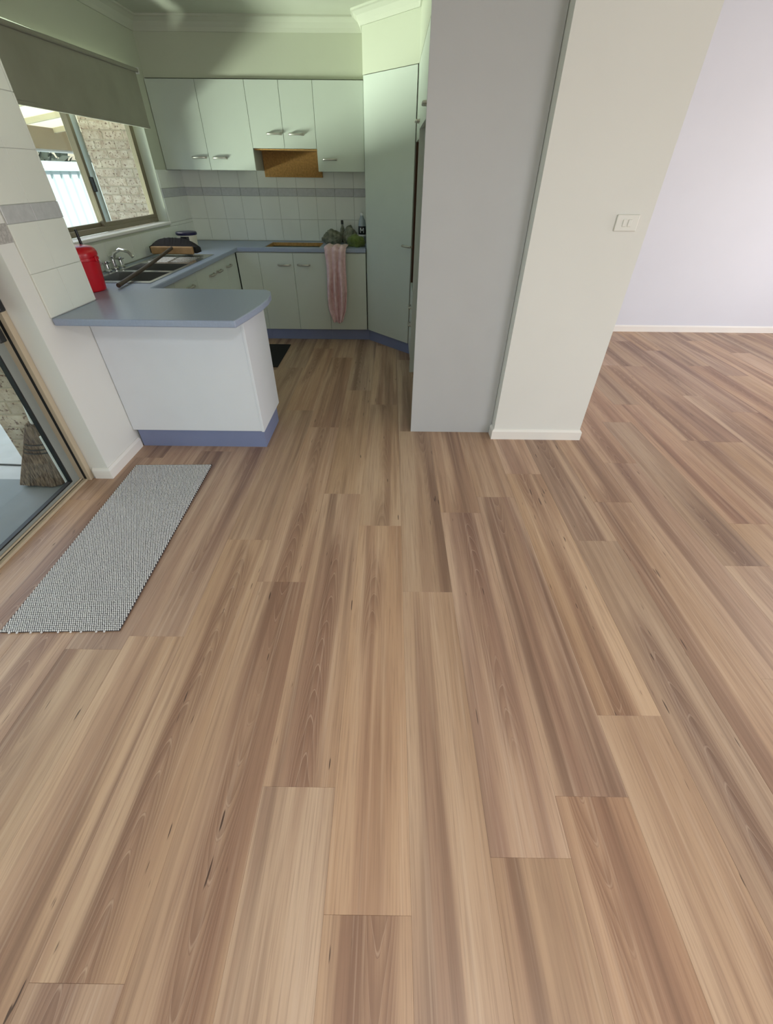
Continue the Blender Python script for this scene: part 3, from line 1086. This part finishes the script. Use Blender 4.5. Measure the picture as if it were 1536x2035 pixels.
# ------------------------------------------------------------------ things on the worktop
# red bucket
cx, cy = -1.925, 2.93
t = thing('red_bucket', 'red plastic bucket with lid on the worktop against the wall end', 'bucket', (cx, cy, WT))
z = WT + 0.001
part('body', B().lathe(cx, cy, [(0.092, z), (0.098, z + 0.006), (0.106, z + 0.10), (0.112, z + 0.165), (0.116, z + 0.168), (0.116, z + 0.182), (0.111, z + 0.184), (0.111, z + 0.19)], 36), M['red_plastic'], t, True)
part('lid', B().lathe(cx, cy, [(0.117, z + 0.1905), (0.118, z + 0.205), (0.112, z + 0.222), (0.096, z + 0.236), (0.06, z + 0.242), (0.01, z + 0.243)], 36), M['red_plastic'], t, True)
part('bail', B().tube([(cx + 0.121 * math.cos(a), cy + 0.121 * math.sin(a), z + 0.176 - 0.06 * math.sin(a)) for a in [i * math.pi / 12 for i in range(13)]], 0.0025, 6), M['white_plastic'], t, True)
for s in (-1, 1):
    part('ear', B().box(cx + s * 0.117 - 0.006, cx + s * 0.117 + 0.006, cy - 0.014, cy + 0.014, z + 0.160, z + 0.188, 0.003), M['red_plastic'], t)
# dark rod standing behind the bucket
single('dark_rod', B().tube([(-1.953, 3.068, WT + 0.002), (-1.953, 3.068, 1.14), (-1.955, 3.068, 1.225)], [0.009, 0.009, 0.008], 10), M['black'], 'thin dark rod standing up behind the red bucket', 'rod', True)

# push broom lying over the sink
t = thing('push_broom', 'push broom with black bristles and wooden block lying across the sink', 'broom', (-1.94, 4.28, WT + 0.01))
hz = WT + 0.062
bb = B().box(-2.115, -1.745, 4.255, 4.29, hz - 0.035, hz + 0.022, 0.008, 2)
part('block', bb, M['wood_block'], t)
b = B()
n = 40
rows = []
for i in range(n + 1):
    u = -1 + 2 * i / n
    xx = -1.932 + u * 0.205
    top = hz + 0.022 + 0.058 * (1 - abs(u) ** 3.2)
    rows.append((xx, top))
pts = []
for xx, top in rows:
    jit = random.uniform(-0.002, 0.002)
    pts += [(xx, 4.291, hz - 0.03), (xx, 4.291, hz + 0.018), (xx, 4.345, top + jit), (xx, 4.405, top - 0.02 + jit), (xx, 4.41, hz - 0.03)]
fs = []
for i in range(n):
    for k in range(5):
        fs.append((i * 5 + k, i * 5 + (k + 1) % 5, (i + 1) * 5 + (k + 1) % 5, (i + 1) * 5 + k))
fs += [[0, 1, 2, 3, 4], [n * 5 + k for k in (4, 3, 2, 1, 0)]]
b.poly(pts, fs)
part('bristles', b, M['bristle'], t)
part('handle', B().tube([(-1.925, 4.262, hz + 0.012), (-1.845, 3.62, hz - 0.022), (-1.772, 3.0, WT + 0.016)], [0.012, 0.0125, 0.0135], 12), M['wood_dark'], t, True)

# paint tub
cx, cy = -1.985, 4.79
t = thing('paint_tub', 'cream tub with navy lid and black label in the corner of the worktop', 'tub', (cx, cy, WT))
z = WT + 0.001
part('body', B().lathe(cx, cy, [(0.078, z), (0.082, z + 0.005), (0.088, z + 0.115), (0.088, z + 0.12)], 32), M['cream_plastic'], t, True)
part('lid', B().lathe(cx, cy, [(0.094, z + 0.1205), (0.097, z + 0.125), (0.097, z + 0.14), (0.09, z + 0.146), (0.02, z + 0.146)], 32), M['navy_plastic'], t, True)
b = B()
seg = 10
for i in range(seg):
    a0 = math.radians(-110 + 52 * i / seg)
    a1 = math.radians(-110 + 52 * (i + 1) / seg)
    pts = []
    for a in (a0, a1):
        for zz, rr in ((z + 0.012, 0.0835), (z + 0.112, 0.0892)):
            pts.append((cx + rr * math.cos(a), cy + rr * math.sin(a), zz))
    b.poly(pts, [(0, 2, 3, 1)])
part('label', b, M['label_black'], t)
part('label_mark', B().box(cx - 0.022, cx - 0.004, cy - 0.0905, cy - 0.088, z + 0.07, z + 0.09), M['label_white'], t)


def crumple(name, cx, cy, cz, sx, sy, sz, seed, amp, mat, label, cat, sub=4, flat=True):
    bm = bmesh.new()
    bmesh.ops.create_icosphere(bm, subdivisions=sub, radius=1.0)
    from mathutils import noise as mn
    off = Vector((seed * 3.1, seed * 1.7, seed * 0.9))
    for v in bm.verts:
        p = v.co.copy()
        d = 1 + amp * mn.noise(p * 1.5 + off) + amp * 0.5 * (1 - 2 * abs(mn.noise(p * 2.6 + off))) - amp * 0.25 * abs(mn.noise(p * 6 - off))
        q = p * d
        zz = max(q.z, -0.55) if flat else q.z
        v.co = Vector((cx + q.x * sx, cy + q.y * sy, cz + (zz + 0.55) * sz / 1.55))
    b = B()
    b.bm.free()
    b.bm = bm
    return single(name, b, mat, label, cat, True)


crumple('rag_heap', -0.640, 5.34, WT + 0.001, 0.095, 0.085, 0.12, 5.0, 0.30, M['greycloth'], 'heap of grey-green rags on the back worktop above the pink towel', 'rags')
crumple('rag_bundle', -0.445, 5.37, WT + 0.001, 0.065, 0.07, 0.15, 9.0, 0.30, M['greycloth'], 'crumpled grey rag bundle between the rag heap and the bottle', 'rags')
crumple('green_cloth', -0.362, 5.14, WT + 0.001, 0.085, 0.085, 0.095, 2.0, 0.28, M['green'], 'crumpled green cleaning cloth in front of the bottle', 'cloth')
t = thing('slim_bottle', 'slim grey bottle standing behind the rag heap', 'bottle', (-0.536, 5.48, WT))
part('body', B().lathe(-0.536, 5.48, [(0.022, WT + 0.001), (0.024, WT + 0.01), (0.024, WT + 0.12), (0.011, WT + 0.15), (0.011, WT + 0.165)], 18), M['greycloth'], t, True)
part('cap', B().lathe(-0.536, 5.48, [(0.013, WT + 0.1655), (0.013, WT + 0.195), (0.009, WT + 0.2)], 16), M['rubber'], t, True)
# clear bottle with black label
cx, cy = -0.312, 5.36
t = thing('water_bottle', 'clear bottle with black label and white letter beside the pantry', 'bottle', (cx, cy, WT))
z = WT + 0.001
part('body', B().lathe(cx, cy, [(0.035, z), (0.039, z + 0.008), (0.039, z + 0.17), (0.034, z + 0.2), (0.018, z + 0.235), (0.014, z + 0.25)], 28), M['clear_plastic'], t, True)
part('cap', B().lathe(cx, cy, [(0.0165, z + 0.2505), (0.0165, z + 0.272), (0.014, z + 0.275)], 20), M['white_plastic'], t, True)
part('label', B().lathe(cx, cy, [(0.0396, z + 0.085), (0.0400, z + 0.0855), (0.0400, z + 0.158), (0.0396, z + 0.1585)], 28), M['label_black'], t, True)
part('label_band', B().lathe(cx, cy, [(0.0400, z + 0.070), (0.0403, z + 0.0705), (0.0403, z + 0.083), (0.0400, z + 0.0835)], 28), M['label_white'], t, True)
yy = cy - 0.0415
lm = B()
for seg_ in (((-0.017, 0.10), (-0.017, 0.145)), ((-0.017, 0.145), (0.0, 0.118)), ((0.0, 0.118), (0.017, 0.145)), ((0.017, 0.145), (0.017, 0.10))):
    (ax, az), (bx_, bz) = seg_
    lm.tube([(cx + ax, yy + 0.1 * abs(ax), z + az), (cx + bx_, yy + 0.1 * abs(bx_), z + bz)], 0.0034, 6)
part('letter', lm, M['label_white'], t)

# pink towel hanging over the worktop edge
b = B()
NU, NV = 36, 60
grid = []
rt = random.Random(11)
for j in range(NV + 1):
    v = j / NV
    row = []
    for i in range(NU + 1):
        u = -1 + 2 * i / NU
        # path: lies on the worktop, goes over the edge, hangs down
        L = v * 0.90
        if L < 0.16:
            y_, z_ = 5.105 - L, WT + 0.012
        elif L < 0.20:
            a = (L - 0.16) / 0.04 * math.pi / 2
            y_, z_ = 4.945 - 0.012 * math.sin(a), WT + 0.012 - 0.016 * (1 - math.cos(a)) - 0.006 * math.sin(a)
        else:
            y_, z_ = 4.933 - 0.008, WT - 0.006 - (L - 0.20)
        hang = max(0.0, (L - 0.18) / 0.72)
        width = 0.112 - 0.026 * hang - 0.035 * max(0, hang - 0.82) / 0.18
        cxx = -0.563 - 0.012 * hang
        fold = 0.5 * (1 + math.cos(u * math.pi * 3.1 + 0.6 + hang * 1.2))
        depth = (0.012 + 0.030 * min(1, hang * 2.2)) * fold + 0.006 * math.sin(u * 9 + v * 14)
        crease = 0.036 * math.exp(-((u - 0.05 - 0.1 * math.sin(v * 5)) / 0.11) ** 2) * min(1, max(0, hang - 0.12) * 3.0)
        x_ = cxx + u * width + 0.008 * math.sin(v * 9 + u * 2)
        if L < 0.18:
            z_ += depth * 0.9
        else:
            y_ += -depth + crease + 0.006
            y_ = min(y_, 4.955)
        if j == NV:
            z_ += 0.035 * abs(u - 0.2) + rt.uniform(-0.006, 0.006)
        row.append(b.bm.verts.new((x_, y_, z_)))
    grid.append(row)
for j in range(NV):
    for i in range(NU):
        b.bm.faces.new((grid[j][i], grid[j][i + 1], grid[j + 1][i + 1], grid[j + 1][i]))
tw = single('pink_towel', b, M['pink'], 'pale pink towel hanging over the front edge of the back worktop', 'towel', True)
sd = tw.modifiers.new('thick', 'SOLIDIFY')
sd.thickness = 0.005
sd.offset = 1.0

# ------------------------------------------------------------------ black mat on the kitchen floor
single('floor_mat', B().box(-1.60, -1.115, 4.10, 4.80, 0.0005, 0.009, 0.003), M['mat_black'], 'black mat on the kitchen floor behind the peninsula', 'mat')

# ------------------------------------------------------------------ rug
ang = math.radians(1.9)
RL, RW = 1.288, 0.496
rc = Vector((-1.393, 1.657, 0))
rug = thing('runner_rug', 'grey and white woven runner rug beside the sliding door', 'rug', rc)
rug.rotation_euler = (0, 0, ang)
base_me = B().box(-RW / 2, RW / 2, -RL / 2, RL / 2, 0.0006, 0.0065, 0.002).mesh('backing')
base_me.materials.append(M['rug_base'])
o = bpy.data.objects.new('backing', base_me)
COL.objects.link(o)
o.parent = rug
px, py = 0.0088, 0.0098
nx, ny = int(RW / px), int(RL / py)
verts, faces = [], []
rr = random.Random(5)
tilt = math.radians(38)
ct, st = math.cos(tilt), math.sin(tilt)
prof = [(1.0, 0.0), (0.72, 0.62), (0.0, 1.0)]
for j in range(ny):
    for i in range(nx):
        cx_ = -RW / 2 + (i + 0.5 + (0.5 if j % 2 else 0)) * px
        if cx_ > RW / 2 - 0.003:
            continue
        cy_ = -RL / 2 + (j + 0.5) * py
        cx_ += rr.uniform(-0.0005, 0.0005)
        cy_ += rr.uniform(-0.0005, 0.0005)
        a_, b2, h_ = 0.0060, 0.0033, rr.uniform(0.0030, 0.0044)
        k0 = len(verts)
        for (s_, hz_) in prof[:2]:
            for q in range(6):
                th = q * math.pi / 3
                lx_, ly_ = b2 * s_ * math.cos(th), a_ * s_ * math.sin(th)
                verts.append((cx_ + lx_ * ct - ly_ * st, cy_ + lx_ * st + ly_ * ct, 0.0062 + h_ * hz_))
        verts.append((cx_, cy_, 0.0062 + h_))
        for q in range(6):
            q2 = (q + 1) % 6
            faces.append((k0 + q, k0 + q2, k0 + 6 + q2, k0 + 6 + q))
            faces.append((k0 + 6 + q, k0 + 6 + q2, k0 + 12))
me = bpy.data.meshes.new('weave')
me.from_pydata(verts, [], faces)
me.polygons.foreach_set('use_smooth', [True] * len(me.polygons))
me.materials.append(M['rug'])
o = bpy.data.objects.new('weave', me)
COL.objects.link(o)
o.parent = rug
o['kind'] = 'stuff'
b = B()
for i in range(9):
    xx = -RW / 2 + 0.03 + i * 0.052 + rr.uniform(-0.015, 0.015)
    b.lathe(xx, -RL / 2 - 0.003, [(0.001, 0.001), (0.004, 0.003), (0.0045, 0.006), (0.002, 0.009)], 7)
me = b.mesh('edge_tufts', True)
me.materials.append(M['rug'])
o = bpy.data.objects.new('edge_tufts', me)
COL.objects.link(o)
o.parent = rug
o['kind'] = 'stuff'

# ------------------------------------------------------------------ outside
GZ = -0.10
g = B().box(-9.0, -1.96, 2.26, 14.0, GZ - 0.1, GZ)
single('ground', g, M['concrete'], 'pale concrete paving outside the house', 'paving', kind='structure')
g = B().box(-4.4, -1.965, -4.0, 2.2585, GZ - 0.1, GZ + 0.002)
single('patio_slab', g, M['slab_dark'], 'dark grey patio slab just outside the sliding door', 'slab', kind='structure')
g = B().box(-9.0, -4.402, -4.0, 2.2585, GZ - 0.1, GZ - 0.005)
single('lawn', g, M['grass'], 'lawn beyond the patio slab', 'lawn', kind='stuff')

brick_me = B().box(-0.115, 0.115, 0.0, 0.10, -0.038, 0.038, 0.004).mesh('brick')
brick_me.materials.append(M['brick'])
half_me = B().box(-0.055, 0.055, 0.0, 0.10, -0.038, 0.038, 0.004).mesh('half_brick')
half_me.materials.append(M['brick'])


def brick_face(parent, x0, n_half, y, z0, rows):
    """wall face looking to -y, n_half half-brick units wide"""
    u = 0.12
    for r_ in range(rows):
        zc = z0 + 0.043 + r_ * 0.086
        k = 0
        if r_ % 2:
            inst('brick', half_me, parent, (x0 + u / 2, y, zc))
            k = 1
        while k < n_half:
            if n_half - k >= 2:
                inst('brick', brick_me, parent, (x0 + (k + 1) * u, y, zc))
                k += 2
            else:
                inst('brick', half_me, parent, (x0 + (k + 0.5) * u, y, zc))
                k += 1


t = thing('brick_return_wall', 'cream brick outer wall beside the sliding door', 'brick wall', (-2.2, 2.4, GZ))
part('mortar', B().box(-2.446, -1.986, 2.343, 2.438, GZ, 2.46), M['mortar'], t)
brick_face(t, -2.448, 4, 2.337, GZ, 29)

PYB = 6.55
t = thing('brick_pier', 'cream brick wall seen through the kitchen window beyond the fence line', 'brick wall', (-3.3, 6.6, GZ))
part('mortar', B().box(-3.655, -2.46, PYB + 0.006, PYB + 0.1, GZ, 2.14), M['mortar'], t)
brick_face(t, -3.657, 10, PYB, GZ, 26)
part('downpipe', B().tube([(-3.72, PYB + 0.03, GZ + 0.01), (-3.72, PYB + 0.03, 2.1)], 0.04, 14), M['alu_grey'], t, True)

# colour-steel fence
t = thing('steel_fence', 'pale ribbed steel fence outside the kitchen window', 'fence', (-5.6, 6.0, GZ))
FX = -5.6
yy = -4.0
while yy < 12.5:
    b = B()
    pw = 2.35
    prof = []
    q = yy + 0.03
    while q < yy + pw - 0.03:
        prof += [(FX, q), (FX, min(q + 0.165, yy + pw - 0.03)), (FX - 0.025, min(q + 0.185, yy + pw - 0.03)), (FX - 0.025, min(q + 0.225, yy + pw - 0.03)), (FX, min(q + 0.245, yy + pw - 0.03))]
        q += 0.25
    vs0 = [b.bm.verts.new((x_, y_, GZ + 0.02)) for x_, y_ in prof]
    vs1 = [b.bm.verts.new((x_, y_, 1.50)) for x_, y_ in prof]
    for i in range(len(prof) - 1):
        if (Vector(prof[i]) - Vector(prof[i + 1])).length > 1e-5:
            b.bm.faces.new((vs0[i], vs0[i + 1], vs1[i + 1], vs1[i]))
    pnl = part('panel', b, M['fence'], t)
    sd = pnl.modifiers.new('thick', 'SOLIDIFY')
    sd.thickness = 0.003
    part('top_rail', B().box(FX - 0.03, FX + 0.02, yy, yy + pw, 1.50, 1.545, 0.004), M['fence'], t)
    b = B()
    b.box(FX - 0.012, FX + 0.004, yy + 0.02, yy + pw - 0.02, 1.545, 1.63)
    part('lattice', b, M['fence'], t)
    part('post', B().box(FX - 0.035, FX + 0.025, yy - 0.03, yy + 0.03, GZ, 1.63, 0.004), M['fence'], t)
    yy += pw

# covered way roof on the kitchen side
t = thing('patio_roof', 'cream lined patio roof with brown beam outside the kitchen window', 'roof', (-3.7, 7.0, 2.1))
part('sheet', B().poly([(-2.46, 6.0, 2.36), (-2.46, 11, 2.36), (-4.95, 11, 1.985), (-4.95, 6.0, 1.985)], [(0, 1, 2, 3)]), M['roofing'], t)
for yy in (6.3, 7.2, 8.1, 9.0, 9.9, 10.8):
    part('rafter', B().poly([(-2.46, yy, 2.355), (-2.46, yy + 0.045, 2.355), (-4.94, yy + 0.045, 1.982), (-4.94, yy, 1.982), (-2.46, yy, 2.30), (-2.46, yy + 0.045, 2.30), (-4.94, yy + 0.045, 1.927), (-4.94, yy, 1.927)],
                            [(0, 1, 2, 3), (7, 6, 5, 4), (0, 3, 7, 4), (1, 5, 6, 2), (0, 4, 5, 1), (3, 2, 6, 7)]), M['soffit'], t)
part('beam', B().box(-4.99, -4.92, 6.0, 11, 1.745, 1.982), M['fascia'], t)
part('gutter', B().box(-5.06, -4.992, 6.0, 11, 1.715, 1.76, 0.01), M['white_plastic'], t)
for yy in (6.1, 10.8):
    part('post', B().box(-4.995, -4.915, yy, yy + 0.08, GZ, 1.744), M['fascia'], t)
t = thing('verandah_roof', 'verandah roof over the sliding door', 'roof', (-3.2, -0.9, 2.4))
part('sheet', B().box(-4.4, -1.955, -4.0, 2.3, 2.46, 2.464), M['roofing'], t)
part('post', B().box(-4.4, -4.31, 2.15, 2.24, GZ + 0.002, 2.46), M['fascia'], t)
part('post', B().box(-4.4, -4.31, -3.9, -3.81, GZ + 0.002, 2.46), M['fascia'], t)

# hedge behind the fence
hb = bmesh.new()
for k in range(420):
    c = Vector((-6.2 + random.uniform(-0.25, 0.25), random.uniform(4, 12.5), random.uniform(0.2, 1.72)))
    for q in range(5):
        d = Vector((random.uniform(-1, 1), random.uniform(-1, 1), random.uniform(-1, 1))).normalized() * 0.14
        e = d.orthogonal().normalized() * 0.06
        p = c + Vector((random.uniform(-.12, .12), random.uniform(-.12, .12), random.uniform(-.12, .12)))
        vs = [hb.verts.new(p - d), hb.verts.new(p + e), hb.verts.new(p + d), hb.verts.new(p - e)]
        hb.faces.new(vs)
b = B()
b.bm.free()
b.bm = hb
single('hedge', b, M['leaf'], 'dark hedge foliage showing just above the steel fence', 'hedge', kind='stuff')

# straw broom leaning outside the door
t = thing('straw_broom', 'straw broom with white handle leaning outside by the brick wall', 'broom', (-2.27, 2.2, GZ))
b = B()
prof = []
nn = 9
bx0, by0 = -2.275, 2.205
top = Vector((-2.17, 2.265, 0.30))
N_ST = 70
rs = random.Random(21)
for i in range(N_ST):
    u = rs.uniform(-1, 1)
    w_ = rs.uniform(-1, 1)
    foot = Vector((bx0 + u * 0.125, by0 + w_ * 0.03, GZ + 0.004 + 0.02 * (1 - u) * 0.3))
    mid = top * 0.45 + foot * 0.55 + Vector((u * 0.02, 0, 0))
    head = top + Vector((u * 0.028, w_ * 0.018, rs.uniform(-0.01, 0.02)))
    b.tube([foot, mid, head], [0.010, 0.009, 0.006], 5)
part('bristles', b, M['straw'], t)
for f_ in (0.58, 0.64, 0.72):
    c0 = Vector((bx0, by0, GZ)).lerp(top, f_)
    half = 0.125 * (1 - f_) + 0.030 * f_ + 0.012
    part('stitching', B().tube([c0 + Vector((half * math.cos(a), 0.034 * math.sin(a), 0)) for a in [i * math.pi / 10 for i in range(21)]], 0.004, 5), M['rubber'], t, True)
part('handle', B().tube([top + Vector((0, 0, -0.03)), (-2.13, 2.285, 0.62), (-2.05, 2.318, 1.22)], 0.0125, 10), M['white_plastic'], t, True)
single('white_pole', B().tube([(-2.09, 2.19, GZ + 0.003), (-2.098, 2.20, 0.12), (-2.10, 2.205, 0.26)], 0.012, 10), M['white_plastic'], 'short white pole standing next to the straw broom', 'pole', True)
single('ground_cable', B().tube([(-4.2, 2.45, GZ + 0.006), (-3.2, 2.44, GZ + 0.006), (-2.7, 2.43, GZ + 0.006), (-2.46, 2.42, GZ + 0.006)], 0.006, 8), M['rubber'], 'thin black cable lying on the pale concrete outside', 'cable', True)
